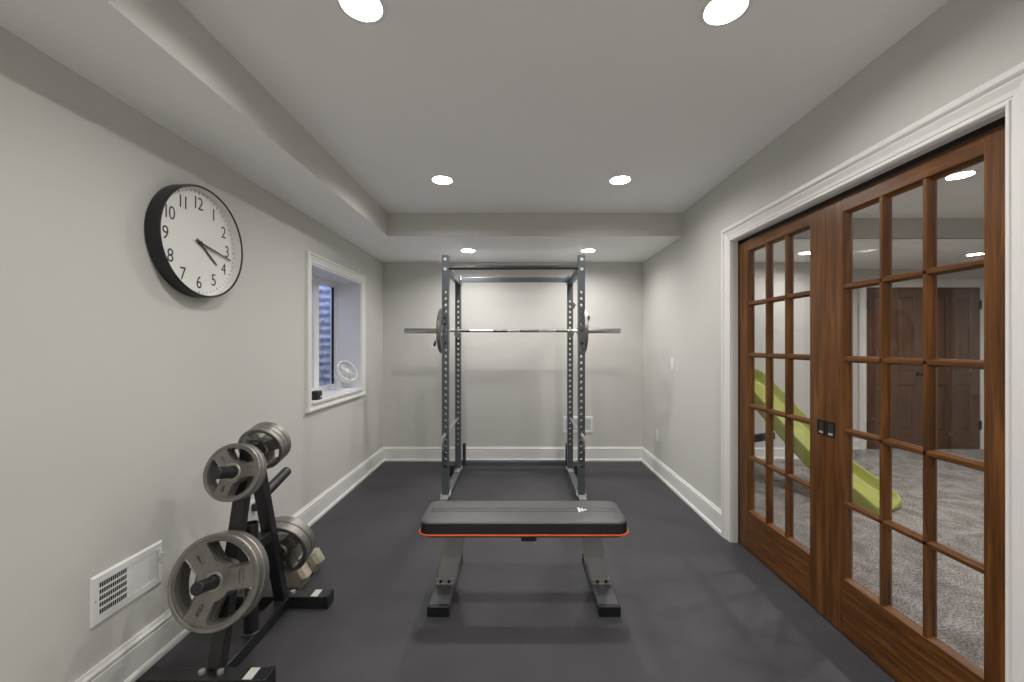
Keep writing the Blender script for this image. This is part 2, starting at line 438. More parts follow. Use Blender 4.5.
# ------------------------------------------------------------------ glass sliding doors
DX0, DX1 = 1.460, 1.504
GX = 1.482
def french_door(name, ya, yb, pull_y0, pull_y1, label):
    o = thing(name, (GX, (ya + yb) / 2, 0), label, 'door', 'glass double doors', 'structure')
    z0, z1, g0, g1 = .008, 1.963, .265, 1.885
    st = .115; bd = .013
    ga, gb = ya + st, yb - st
    def side(edge, inner):   # cross-section of a stile or rail: a slab with chamfered beads on the inner edge
        s = 1 if inner > edge else -1
        return [(edge, DX0), (inner - s*bd, DX0), (inner - s*bd*.8, DX0 + .005), (inner, DX0 + .017), (inner, DX1 - .017), (inner - s*bd*.8, DX1 - .005), (inner - s*bd, DX1), (edge, DX1)]
    MB().prism(side(ya, ga), z0, z1, lambda u, v, t: (v, u, t)).build('stile', M['wood_v'], o, smooth=0)
    MB().prism(side(yb, gb), z0, z1, lambda u, v, t: (v, u, t)).build('stile', M['wood_v'], o, smooth=0)
    MB().prism(side(z1, g1), ga - bd, gb + bd, lambda u, v, t: (v, t, u)).build('top_rail', M['wood_h'], o, smooth=0)
    MB().prism(side(z0, g0), ga - bd, gb + bd, lambda u, v, t: (v, t, u)).build('bottom_rail', M['wood_h'], o, smooth=0)
    def munt(c):
        h, k = .015, .006
        return [(c - h, GX - .005), (c - k - .003, DX0 + .006), (c - k, DX0 + .002), (c + k, DX0 + .002), (c + k + .003, DX0 + .006), (c + h, GX - .005),
                (c + h, GX + .005), (c + k + .003, DX1 - .006), (c + k, DX1 - .002), (c - k, DX1 - .002), (c - k - .003, DX1 - .006), (c - h, GX + .005)]
    for i in (1, 2):
        MB().prism(munt(ga + (gb - ga) * i / 3), g0 - bd, g1 + bd, lambda u, v, t: (v, u, t)).build('muntin', M['wood_v'], o, smooth=0)
    for i in range(1, 5):
        MB().prism(munt(g0 + (g1 - g0) * i / 5), ga - bd, gb + bd, lambda u, v, t: (v, t, u)).build('muntin', M['wood_h'], o, smooth=0)
    g = MB()
    for i in range(3):
        for j in range(5):
            a = ga + (gb - ga) * i / 3; b = ga + (gb - ga) * (i + 1) / 3; p = g0 + (g1 - g0) * j / 5; q = g0 + (g1 - g0) * (j + 1) / 5
            g.box(GX - .0025, GX + .0025, a + .004, b - .004, p + .004, q - .004)
    g.build('glass', M['glass'], o, smooth=0)
    # flush pull: a bronze frame around a flat plate, cup shade and glint painted on
    y0, y1, h0, h1 = pull_y0, pull_y1, .872, .942
    fr = MB(); t = .007; x0, x1 = DX0 - .003, DX0 + .001
    fr.box(x0, x1, y0, y1, h0, h0 + t).box(x0, x1, y0, y1, h1 - t, h1).box(x0, x1, y0, y0 + t, h0 + t, h1 - t).box(x0, x1, y1 - t, y1, h0 + t, h1 - t)
    fo = fr.build('flush_pull', M['bronze'], o, smooth=0)
    tag(fo, 'dark bronze recessed pull')
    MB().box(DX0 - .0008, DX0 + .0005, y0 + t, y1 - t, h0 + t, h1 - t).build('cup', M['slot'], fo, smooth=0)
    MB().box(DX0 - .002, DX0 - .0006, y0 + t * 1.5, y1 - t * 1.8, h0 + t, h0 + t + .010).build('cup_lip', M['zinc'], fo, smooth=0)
    return o
DM = 1.940
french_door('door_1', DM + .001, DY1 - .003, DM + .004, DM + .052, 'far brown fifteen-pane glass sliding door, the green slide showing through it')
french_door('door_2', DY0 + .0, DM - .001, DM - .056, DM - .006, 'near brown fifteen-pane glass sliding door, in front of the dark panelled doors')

# ------------------------------------------------------------------ window
win = thing('window_1', (XWIN, (WY0 + WY1) / 2, WZ0), 'white recessed basement window with the small fan on its sill', 'window', None, 'structure')
WC = [(0, 0), (0, .012), (.008, .016), (.020, .012), (.040, .018), (.050, .018), (.054, .025), (.068, .025), (.072, .02), (.072, 0)]
cw = MB()
def rect(u, v): return [(XL + v, WY0 - u, WZ0 - u), (XL + v, WY1 + u, WZ0 - u), (XL + v, WY1 + u, WZ1 + u), (XL + v, WY0 - u, WZ1 + u)]
cw.loops([rect(u, v) for u, v in WC], closed=True)
cw.build('casing', M['trim'], win, smooth=0)
MB().box(XWIN, XL + .030, WY0 + .002, WY1 - .002, WZ0 - .02, WZ0 + .003).build('window_sill', M['trim'], win, bevel=.004)
jw = MB().box(XWIN, XL + .004, WY0, WY0 + .012, WZ0, WZ1).box(XWIN, XL + .004, WY1 - .012, WY1, WZ0, WZ1).box(XWIN, XL + .004, WY0, WY1, WZ1 - .012, WZ1)
jw.build('jamb_lining', M['trim'], win, smooth=0)
x0, x1 = XWIN - .05, XWIN + .012
fw = MB()
fw.box(x0, x1, WY0 + .012, WY0 + .05, WZ0, WZ1 - .012).box(x0, x1, WY1 - .032, WY1 - .012, WZ0, WZ1 - .012)
fw.box(x0, x1, WY0 + .05, WY1 - .032, WZ0, WZ0 + .045).box(x0, x1, WY0 + .05, WY1 - .032, WZ1 - .05, WZ1 - .012)
fw.build('frame', M['trim'], win, bevel=.003)
MB().box(x0 + .005, x1 + .010, 3.475, 3.56, WZ0 + .045, WZ1 - .05).build('meeting_stile', M['trim'], win, bevel=.003)
MB().box(XWIN - .030, XWIN - .012, WY1 - .042, WY1 - .032, WZ0 + .045, WZ1 - .05).build('gasket', M['black'], win, smooth=0)
MB().box(XWIN - .024, XWIN - .019, WY0 + .05, 3.49, WZ0 + .045, WZ1 - .05).box(XWIN - .024, XWIN - .019, 3.55, WY1 - .034, WZ0 + .045, WZ1 - .05).build('glass', M['glass'], win, smooth=0)
# corrugated window well outside
wl = MB()
rows = []
for k in range(181):
    z = .35 + 2.05 * k / 180
    dr = .010 * math.sin(2 * PI * z / .082)
    rows.append([(XWIN - .06 - (.56 + dr) * math.sin(PI * i / 32), 3.48 - (.78 + dr) * math.cos(PI * i / 32), z) for i in range(33)])
wl.loops(rows, closed=False)
struct('exterior_window_well', wl, M['well'], 'corrugated metal window well outside the basement window', 'window well', smooth=60)
struct('exterior_ground', MB().box(-2.6, XWIN - .0, 2.4, 4.6, .30, .36), M['earth'], 'gravel bed at the bottom of the window well', 'ground', smooth=0)

# ------------------------------------------------------------------ the next room
pw = MB().box(XW2, PXJ, PYA, PYA + .1, 0, 2.6).box(PXJ - .1, PXJ, PYA + .1, PYB + .1, 0, 2.6)
pw.box(4.2, 5.9, PYB + .045, PYB + .1, 0, 2.1)  # unseen backing added behind the doors to block sky light
pw.box(PXJ, 4.36, PYB, PYB + .1, 0, 2.6).box(4.36, 5.79, PYB, PYB + .1, 2.02, 2.6).box(5.79, PX1, PYB, PYB + .1, 0, 2.6)
struct('wall_playroom_back', pw, M['wall'], 'greige far wall beyond the glass doors, behind the slide', 'wall', smooth=0)
struct('wall_playroom_right', MB().box(PX1, PX1 + .1, YN, PYB, 0, 2.6), M['wall'], 'greige side wall of the carpeted room', 'wall', smooth=0)
struct('wall_playroom_rear', MB().box(XW2, PX1, YN - .1, YN, 0, 2.6), M['wall'], 'greige near wall of the carpeted room', 'wall', smooth=0)
struct('ceiling_playroom', holed_sheet(MB(), R4(XW2, PX1, YN, 3.65), PLIGHTS, HC).box(XW2, PX1, YN, 3.65, HC + .07, HC + .1), M['ceiling'], 'raised ceiling of the carpeted room', 'ceiling', smooth=0)
struct('ceiling_playroom_soffit', holed_sheet(MB(), R4(XW2, PX1, 3.65, PYB), PSLIGHTS, 2.25).box(XW2, PX1, 3.67, PYB, 2.32, 2.33), M['ceiling'], 'lowered ceiling of the carpeted room', 'ceiling', smooth=0)
struct('trim_playroom_soffit', MB().box(XW2, PX1, 3.65, 3.67, 2.25, 2.5), M['wall'], 'greige soffit face in the carpeted room', 'soffit', smooth=0)
bp = MB().prism(BASE, XW2, PXJ + .028, lambda u, v, t: (t, PYA - u, v * .8)).prism(BASE, PYA - .02, PYB, lambda u, v, t: (PXJ + u, t, v * .8))
bp.prism(BASE, PXJ, 4.27, lambda u, v, t: (t, PYB - u, v * .8)).prism(BASE, 5.88, PX1, lambda u, v, t: (t, PYB - u, v * .8))
struct('baseboard_playroom', bp, M['trim'], 'white baseboard of the carpeted room', 'baseboard', smooth=0)
pt = MB().loops([[(5.79 + u, PYB - v, 0) for u, v in CAS], [(5.79 + u, PYB - v, 2.02 + u) for u, v in CAS], [(4.36 - u, PYB - v, 2.02 + u) for u, v in CAS], [(4.36 - u, PYB - v, 0) for u, v in CAS]], closed=True, caps=True)
struct('trim_2', pt, M['trim'], 'white casing around the dark panelled doors', 'door casing', smooth=0)

def panel_door(name, xa, xb, hinge, label):
    o = thing(name, ((xa + xb) / 2, PYB + .02, 0), label, 'door', 'dark panelled double doors', 'structure')
    y0, y1 = PYB - .001, PYB + .04
    z0, z1 = .012, 2.018
    s = .105; xm = (xa + xb) / 2
    f = MB()
    for a, b in ((xa, xa + s), (xm - .045, xm + .045), (xb - s, xb)): f.box(a, b, y0, y1, z0, z1)
    each(f, 'stile', M['dwood_v'], o, bevel=.004)
    r = MB()
    for a, b in ((z0, .215), (.80, .96), (1.90, z1)):
        r.box(xa + s, xm - .045, y0 + .0005, y1, a, b).box(xm + .045, xb - s, y0 + .0005, y1, a, b)
    each(r, 'rail', M['dwood_h'], o, smooth=0)
    for a, b in ((xa + s, xm - .045), (xm + .045, xb - s)):
        for p, q in ((.215, .80), (.96, 1.90)):
            e = .03
            def rr(d, y): return [(a + d, y, p + d), (b - d, y, p + d), (b - d, y, q - d), (a + d, y, q - d)]
            m = MB(); m.loops([rr(0, y0 + .002), rr(.008, y0 + .014), rr(.016, y0 + .014), rr(.05, y0 + .004)], closed=True)
            m.bm.verts.ensure_lookup_table(); m.bm.faces.new(m.bm.verts[-4:])
            m.build('panel', M['dwood_v'], o, smooth=0)
    hx = xa if hinge < 0 else xb
    for z in (.30, 1.80):
        MB().box(hx - .018, hx + .018, y0 - .009, y0 + .003, z - .05, z + .05).cyl((hx, y0 - .010, z - .055), (hx, y0 - .010, z + .055), .009, 12).build('hinge', M['bronze'], o)
    kx = xb - .06 if hinge < 0 else xa + .06
    MB().lathe([(0, 0), (.026, 0), (.026, -.006), (.010, -.010), (.010, -.032), (.022, -.040), (.027, -.052), (.020, -.064), (0, -.067)], 24, (kx, y0, .93),
               Matrix(((1,0,0),(0,0,1),(0,1,0)))).build('knob', M['bronze'], o)
panel_door('door_3', 4.364, 5.073, -1, 'left of the dark brown panelled doors beyond the glass')
panel_door('door_4', 5.077, 5.786, 1, 'right of the dark brown panelled doors beyond the glass')

# ------------------------------------------------------------------ downlights
def downlight(x, y, z, r, label, group, lens='lamp'):
    o = thing('ceiling_light', (x, y, z), label, 'ceiling light', group)
    r = CAN
    MB().lathe([(r + .014, .0), (r + .013, -.003), (r + .003, -.005), (r - .002, -.003), (r - .006, .012), (r - .008, .022), (r - .004, .022), (r, .001)], 48, (x, y, z), closed=True).build('trim_ring', M['white'], o)
    MB().lathe([(r - .006, .022), (r * .7, .016), (r * .35, .013), (0, .012)], 48, (x, y, z)).build('lens', M[lens], o)
    MB().lathe([(r - .004, .021), (r - .004, .060), (0, .060)], 32, (x, y, z)).build('can', M['zinc'], o)
GL = 'round downlights in the gym ceiling'
downlight(-.517, 1.362, HC, .062, 'round ceiling downlight at top of photo, left of centre, nearest the clock', GL)
downlight(.70, 1.376, HC, .062, 'round ceiling downlight at top of photo, right of centre', GL)
downlight(-.512, 2.808, HC, .062, 'round downlight in raised ceiling just before soffit, left of the pair', GL)
downlight(.706, 2.808, HC, .062, 'round downlight in raised ceiling just before soffit, right of the pair', GL)
downlight(-.482, 4.035, HS, .062, 'round downlight in lowered soffit above left side of power rack', GL, 'lamp_soffit')
downlight(.70, 4.035, HS, .062, 'round downlight in lowered soffit above right side of power rack', GL, 'lamp_soffit')
downlight(-.517, -.06, HC, .062, 'round ceiling downlight left of the viewpoint, out of frame', GL, 'lamp_entry')  # added unseen pair; brightens the ceiling and bench legs
downlight(.70, -.06, HC, .062, 'round ceiling downlight right of the viewpoint, out of frame', GL, 'lamp_entry')
PL = 'round downlights in the carpeted room'
downlight(2.985, 4.23, 2.25, .062, 'small downlight seen through far glass door, top right pane', PL, 'lamp3')
downlight(4.80, 4.29, 2.25, .062, 'downlight over dark panelled doors, seen through near glass door', PL, 'lamp3')
downlight(2.95, 2.73, HC, .07, 'large downlight behind top right pane of near glass door', PL, 'lamp2')
downlight(4.90, 2.73, HC, .07, 'ceiling downlight deep in carpeted room, out of frame', PL, 'lamp2')  # this and the next are unseen lamps added to light the room
downlight(2.95, .9, HC, .07, 'ceiling downlight of carpeted room beside near door jamb, out of frame', PL, 'lamp2')

ap = thing('access_panel', (.795, 3.29, HC), 'flat white square access panel in ceiling beyond right downlight', 'access panel')
MB().box(.65, .94, 3.195, 3.385, HC - .002, HC).build('panel_plate', M['ceiling'], ap, bevel=.0008)

# ------------------------------------------------------------------ wall clock
CY, CZ, CR = 1.906, 1.775, .254
XF = -1.441
ck = thing('wall_clock', (XL, CY, CZ), 'round black-rimmed white wall clock reading about quarter past four', 'clock')
MX = Matrix(((0, 0, 1), (1, 0, 0), (0, 1, 0)))      # local x -> +Y, y -> +Z, z -> +X
dp = XF - XL
MB().lathe([(0, .001), (CR - .004, .001), (CR, .006), (CR, dp - .004), (CR - .003, dp), (CR - .007, dp), (CR - .009, dp - .002), (CR - .009, dp - .040), (0, dp - .040)], 96, (XL, CY, CZ), MX).build('case', M['black'], ck)
MB().lathe([(CR - .0095, .034), (CR - .0105, .034), (CR - .0105, .002), (0, .002)], 96, (XL + dp - .0395, CY, CZ), MX).build('dial', M['dial'], ck, smooth=0)
def dialp(ang, r, z): a = math.radians(90 - ang); return Vector((XL + dp - .0372 + z, CY + r * math.cos(a), CZ + r * math.sin(a)))
tk = MB()
for i in range(60):
    a = i * 6; big = i % 5 == 0
    p0, p1 = dialp(a, .223 if big else .226, .0003), dialp(a, .236, .0003)
    tk.bar(p0, p1, .0032 if big else .0016, .0008, (1, 0, 0))
tk.build('minute_track', M['ink'], ck, smooth=0)
def numeral(txt, ang):
    cu = bpy.data.curves.new('numeral', 'FONT'); cu.body = txt; cu.size = .083; cu.align_x = 'CENTER'; cu.align_y = 'CENTER'
    cu.space_character = .82; cu.extrude = .0004; cu.resolution_u = 4; cu.offset = -.0004
    t = bpy.data.objects.new('numeral', cu); C.objects.link(t)
    dg = bpy.context.evaluated_depsgraph_get(); dg.update()
    me = bpy.data.meshes.new_from_object(t.evaluated_get(dg))
    C.objects.unlink(t); bpy.data.objects.remove(t); bpy.data.curves.remove(cu)
    xs = [v.co.x for v in me.vertices]; ys = [v.co.y for v in me.vertices]
    cx, cy = (min(xs) + max(xs)) / 2, (min(ys) + max(ys)) / 2
    c = dialp(ang, .183, .0006) - Vector((XL, CY, CZ))
    for v in me.vertices: v.co = c + MX @ Vector(((v.co.x - cx) * .86, v.co.y - cy, v.co.z))
    me.materials.clear(); me.materials.append(M['ink'])
    o = bpy.data.objects.new('numeral', me); C.objects.link(o); o.parent = ck
for i in range(1, 13): numeral(str(i), i * 30)
def hand(name, ang, ln, w, z, back):
    m = MB(); p0, p1 = dialp(ang + 180, back, z), dialp(ang, ln, z)
    ax = (p1 - p0).normalized(); sd = ax.cross(Vector((1, 0, 0))).normalized(); up = Vector((.0008, 0, 0))
    for_ = []
    lo = [p0 + sd * w * .5, p0 - sd * w * .5, p1 - sd * w * .32, p1 + sd * w * .32]
    A = [m.bm.verts.new(p - up) for p in lo]; B = [m.bm.verts.new(p + up) for p in lo]
    for i in range(4): m.bm.faces.new((A[i], A[(i+1) % 4], B[(i+1) % 4], B[i]))
    m.bm.faces.new(A[::-1]); m.bm.faces.new(B)
    m.build(name, M['ink'], ck, smooth=0)
hand('hour_hand', 128.5, .135, .011, .005, .022)
hand('minute_hand', 102, .205, .009, .008, .026)
MB().lathe([(0, 0), (.008, 0), (.008, .012), (0, .013)], 24, dialp(0, 0, 0), MX).build('hub', M['ink'], ck)

# ------------------------------------------------------------------ wall vents, switches, outlets
def vent_left():
    y0, y1, z0, z1 = 1.443, 1.734, .299, .476
    o = thing('wall_vent', (XL, (y0 + y1) / 2, z0), 'white metal wall register beside the weight plate tree', 'vent')
    x = XL; t = .009
    f = MB()
    a, b = y0 + .026, y1 - .026; p, q = z0 + .030, z1 - .030
    def rr(u, v): return [(x + v, y0 + u, z0 + u), (x + v, y1 - u, z0 + u), (x + v, y1 - u, z1 - u), (x + v, y0 + u, z1 - u)]
    f.loops([rr(0, 0), rr(0, .003), rr(.006, t), rr(.0255, t)])
    f.box(x, x + t, a - .001, b + .001, z0 + .025, p).box(x, x + t, a - .001, b + .001, q, z1 - .025)
    f.build('face_frame', M['white'], o, smooth=0)
    MB().box(x + .0003, x + .0012, a, b, p, q).build('duct_opening', M['vent_dark'], o, smooth=0)
    g = MB(); n = 30
    mtx = Matrix.Rotation(math.radians(62), 3, 'Z')
    mtx2 = Matrix.Rotation(math.radians(-24), 3, 'Z')
    for i in range(n):
        yy = a + (b - a) * (i + .5) / n
        if yy < a + (b - a) * .47: g.obox((x + .0055, yy, (p + q) / 2), (.0012, .0062, q - p), Matrix.Rotation(math.radians(48), 3, 'Z'))
        else: g.obox((x + .0055, yy, (p + q) / 2), (.0012, .0100, q - p), mtx2)
    for k in range(1, 5):
        zz = p + (q - p) * k / 5
        g.box(x + .003, x + .008, a, a + (b - a) * .47, zz - .0025, zz + .0025)
    lou = g.build('louvre_grille', M['white'], o, smooth=0)
    lv = MB().box(x + t, x + t + .004, y1 - .020, y1 - .010, .405, .445).bar((x + t + .002, y1 - .015, .425), (x + t + .014, y1 - .015, .432), .004, .006)
    lv.build('damper_lever', M['white'], o)
    each(MB().cyl((x + t - .001, y0 + .013, .388), (x + t + .002, y0 + .013, .388), .004, 12).cyl((x + t - .001, y1 - .010, .388), (x + t + .002, y1 - .010, .388), .004, 12), 'screw', M['zinc'], o)
vent_left()
def vent_back():
    x0, x1, z0, z1 = .519, .853, .312, .498
    o = thing('wall_vent', ((x0 + x1) / 2, YB, z0), 'white register low on end wall behind right rack uprights', 'vent')
    y = YB; t = .010
    def rr(u, v): return [(x0 + u, y - v, z0 + u), (x1 - u, y - v, z0 + u), (x1 - u, y - v, z1 - u), (x0 + u, y - v, z1 - u)]
    MB().loops([rr(0, 0), rr(0, .004), rr(.006, t), rr(.028, t), rr(.030, .002)]).build('face_frame', M['white'], o, smooth=0)
    MB().box(x0 + .029, x1 - .029, y - .0012, y - .0003, z0 + .029, z1 - .029).build('duct_opening', M['vent_dark'], o, smooth=0)
    g = MB(); m = Matrix.Rotation(math.radians(-58), 3, 'X')
    for i in range(16):
        zz = z0 + .034 + (z1 - z0 - .068) * i / 15
        g.obox(((x0 + x1) / 2, y - .006, zz), (x1 - x0 - .058, .0105, .0012), m)
    for xx in (.62, .686, .752): g.box(xx - .002, xx + .002, y - .009, y - .004, z0 + .029, z1 - .029)
    g.build('louvre_grille', M['white'], o, smooth=0)
vent_back()
def plate_on_right(name, y, z, w, h, label, cat, kind):
    o = thing(name, (XR, y, z), label, cat)
    MB().box(XR - .006, XR, y - w/2, y + w/2, z - h/2, z + h/2).build('cover_plate', M['white'], o, bevel=.0025)
    if kind == 'switch':
        MB().prism([(-.006, -.033), (-.012, -.033), (-.007, .033), (-.006, .033)], y - .017, y + .017, lambda u, v, t: (XR + u, t, z + v)).build('rocker', M['white'], o, smooth=0)
    else:
        for s in (-1, 1):
            r = MB().box(XR - .009, XR - .005, y - .017, y + .017, z + s*.02 - .014, z + s*.02 + .014).build('receptacle', M['white'], o, bevel=.004)
            MB().box(XR - .0096, XR - .0088, y - .008, y - .005, z + s*.02 - .003, z + s*.02 + .008).box(XR - .0096, XR - .0088, y + .005, y + .008, z + s*.02 - .003, z + s*.02 + .007).build('slots', M['slot'], r, smooth=0)
plate_on_right('light_switch', 3.725, 1.122, .075, .12, 'white light switch on right wall above the outlet', 'light switch', 'switch')
plate_on_right('wall_outlet', 4.12, .392, .075, .115, 'white outlet low on right wall near the end corner', 'outlet', 'outlet')
ot = thing('wall_outlet', (XL, 2.33, .36), 'white outlet on left wall behind the weight tree', 'outlet')
MB().box(XL, XL + .006, 2.293, 2.367, .302, .418).build('cover_plate', M['white'], ot, bevel=.0025)
for s in (-1, 1):
    MB().box(XL + .004, XL + .009, 2.313, 2.347, .36 + s*.021 - .014, .36 + s*.021 + .014).build('receptacle', M['white'], ot, bevel=.004)
pg = thing('power_plug', (XL + .0095, 2.33, .381), 'black plug in the outlet behind the weight tree', 'plug')
MB().box(XL + .0094, XL + .045, 2.308, 2.352, .362, .402).cyl((XL + .045, 2.33, .382), (XL + .058, 2.33, .382), .012, 16, .007).build('plug_body', M['black'], pg, bevel=.004)
MB().tube([(XL + .056, 2.33, .382), (XL + .075, 2.335, .37), (XL + .06, 2.34, .30), (XL + .035, 2.35, .2), (XL + .04, 2.37, .008), (XL + .05, 2.6, .006)], .004, 8).build('cord', M['black'], pg)

# ------------------------------------------------------------------ power rack
RXL, RXR, RYF, RYR = -.591, .533, 3.40, 4.125
rk = thing('power_rack', ((RXL + RXR) / 2, (RYF + RYR) / 2, 0), 'slate grey steel power rack with perforated uprights', 'power rack')
W2 = .0275
def upright(x, y, top):
    m = MB(); z0, z1 = .06, top
    holes = [.302 + .0532 * i for i in range(28)]; hr = .0142; n = 16; ph = .0266
    for sgn in (-1, 1):
        yy = y + sgn * W2
        zs = z0
        lo = holes[0] - ph; hi = holes[-1] + ph
        for a, b in ((z0, lo), (hi, z1)):
            m.bm.faces.new([m.bm.verts.new(p) for p in ((x - W2, yy, a), (x + W2, yy, a), (x + W2, yy, b), (x - W2, yy, b))])
        for h in holes:
            ring = []; out = []; inn = []
            for i in range(n):
                t = 2 * PI * (i + .5) / n; c, s = math.cos(t), math.sin(t)
                k = min(W2 / abs(c), ph / abs(s))
                ring.append(m.bm.verts.new((x + hr * c, yy, h + hr * s)))
                inn.append(m.bm.verts.new((x + hr * c, yy - sgn * .003, h + hr * s)))
                # snap the four corner pairs to the cell's outline
                ox, oz = c * k, s * k
                out.append(m.bm.verts.new((x + ox, yy, h + oz)))
            for i in range(n):
                j = (i + 1) % n
                m.bm.faces.new((ring[i], ring[j], out[j], out[i])); m.bm.faces.new((ring[i], inn[i], inn[j], ring[j]))
            # cell corners
            for cx in (-1, 1):
                for cz in (-1, 1):
                    q = [v for v in out if (v.co.x - x) * cx > 0 and (v.co.z - h) * cz > 0]
                    a = max(q, key=lambda v: abs(v.co.x - x) - 10 * abs(abs(v.co.x - x) - W2) ) 
                    best = []
                    for i in range(n):
                        j = (i + 1) % n
                        p, r_ = out[i].co, out[j].co
                        on_side = abs(abs(p.x - x) - W2) < 1e-6, abs(abs(r_.x - x) - W2) < 1e-6
                        if on_side[0] != on_side[1] and (p.x - x) * cx > 0 and (r_.x - x) * cx > 0 and (p.z - h) * cz > 0 and (r_.z - h) * cz > 0:
                            m.bm.faces.new((out[i], out[j], m.bm.verts.new((x + cx * W2, yy, h + cz * ph))))
    for sgn in (-1, 1):
        xx = x + sgn * W2
        m.bm.faces.new([m.bm.verts.new(p) for p in ((xx, y - W2, z0), (xx, y + W2, z0), (xx, y + W2, z1), (xx, y - W2, z1))])
    m.box(x - W2 - .001, x + W2 + .001, y - W2 - .001, y + W2 + .001, z1 - .004, z1 + .004)
    o = m.build('upright', M['rack'], rk, smooth=0)
    return o
FT, RT = 2.036, 1.978
for x in (RXL, RXR):
    s = 1 if x < 0 else -1
    o = upright(x, RYF, FT)
    for z in (FT - .03, FT - .112):
        MB().cyl((x, RYF - W2 - .007, z), (x, RYF - W2, z), .014, 6).build('bolt', M['zinc'], o, smooth=0)
    o = upright(x, RYR, RT)
    # bottom rail, front to rear
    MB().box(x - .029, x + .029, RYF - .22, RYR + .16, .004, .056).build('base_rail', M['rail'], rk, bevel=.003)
    MB().box(x - .034, x + .034, RYF - .225, RYF - .195, .0, .060).build('end_cap', M['black'], rk, bevel=.003)
    # bolted foot plates
    for y in (RYF, RYR):
        pl = MB().box(x - .030, x + .030, y - .105, y + .105, .056, .061).box(x - .040, x + .040, y - .035, y + .035, .056, .066)
        fp = pl.build('foot_plate', M['bench'], rk, bevel=.001)
        for dx in (-.015, .015):
            for dy in (-.052, -.082):
                MB().cyl((x + dx, y + dy, .060), (x + dx, y + dy, .070), .011, 6).build('bolt', M['zinc'], fp, smooth=0)
    # top side member
    MB().box(x - .022, x + .022, RYF + W2, RYR - W2, 1.905, 1.955).build('top_side_member', M['rack'], rk, bevel=.003)
    gp = MB().box(x + s*W2 - .004, x + s*W2 + .004, RYR - .09, RYR + .025, 1.90, 1.985).build('gusset', M['rack'], rk, bevel=.001)
    each(MB().cyl((x + s*.033, RYR - .06, 1.955), (x + s*.042, RYR - .06, 1.955), .010, 6).cyl((x + s*.033, RYR - .01, 1.915), (x + s*.042, RYR - .01, 1.915), .010, 6), 'bolt', M['zinc'], gp, smooth=0)
    # J cup carrying the bar
    jx = x
    j = MB().box(jx - .026, jx + .026, RYR - W2 - .006, RYR - W2, 1.37, 1.45)
    j.box(jx - .022, jx + .022, RYR - W2 - .066, RYR - W2 - .006, 1.408, 1.424)
    j.box(jx - .022, jx + .022, RYR - W2 - .066, RYR - W2 - .056, 1.424, 1.452)
    j.lathe([(0, 0), (.034, 0), (.036, .004), (.034, .014), (0, .016)], 24, (jx, RYR - W2 - .006, 1.408), Matrix(((1,0,0),(0,0,-1),(0,1,0))))
    tag(j.build('bar_cup', M['steel'], rk, bevel=.002), 'bare steel cup')
    # round safety rod running front to rear with a bent handle
    sx = x
    sr = MB().cyl((sx, RYF - .055, .568), (sx, RYR + .05, .568), .0115, 16)
    rod = sr.build('safety_rod', M['chrome'], rk)
    tag(rod, 'chrome safety rod')
    ox = -s * .012
    MB().tube([(sx, RYF - .050, .568), (sx, RYF - .066, .562), (sx + ox*.6, RYF - .070, .545), (sx + ox, RYF - .066, .51), (sx + ox*1.2, RYF - .055, .47), (sx + ox*1.1, RYF - .047, .44)], [.012, .014, .015, .014, .012, .009], 12).build('rod_handle', M['chrome'], rod)
    # short storage post behind the rear upright
    MB().box(x + s*.033 - .0, x + s*.033 + .030, RYR + .075, RYR + .125, .056, .285).build('storage_post', M['rack_dark'], rk, bevel=.003)
    MB().box(x - s*.075, x - s*.029, RYR - .10, RYR - .03, .02, .115).build('corner_bracket', M['black_steel'], rk, bevel=.004)
MB().box(RXL - .03, RXR + .03, RYR + .085, RYR + .14, .056, .106).build('rear_base_member', M['rack'], rk, bevel=.003)
MB().box(RXL + .022, RXR - .022, RYR - .030, RYR + .015, 1.930, 1.977).build('rear_top_member', M['rack'], rk, bevel=.003)
MB().cyl((RXL + W2, RYF, 1.940), (RXR - W2, RYF, 1.943), .017, 24).build('pull_up_bar', M['rack_dark'], rk)
MB().box(RXR + W2, RXR + W2 + .018, RYR - .022, RYR + .002, 1.665, 1.725).cyl((RXR + W2 + .015, RYR - .01, 1.70), (RXR + W2 + .034, RYR - .01, 1.70), .010, 12).build('band_pin', M['copper'], rk, bevel=.003)

# ------------------------------------------------------------------ weight plates
TH = 2 * PI / 3
def web_outline(R, r0, r1, ang, half=.62):
    """one window between two spokes, rounded trapezoid outline, in the plate's plane"""
    pts = []
    sp = R * .235                                     # half width of a spoke
    def lim(r): return TH / 2 - math.asin(min(.95, sp / r)) - .02
    n = 12
    for i in range(n + 1): t = -lim(r1) + 2 * lim(r1) * i / n; pts.append((r1, t))
    for i in range(n + 1): t = lim(r0) - 2 * lim(r0) * i / n; pts.append((r0, t))
    P = [Vector((r * math.cos(ang + t), r * math.sin(ang + t), 0)) for r, t in pts]
    # round the corners by averaging
    for _ in range(2):
        k = len(P); Q = []
        for i in range(k): Q.append(P[i] * .75 + P[(i + 1) % k] * .25); Q.append(P[i] * .25 + P[(i + 1) % k] * .75)
        P = Q
    return P

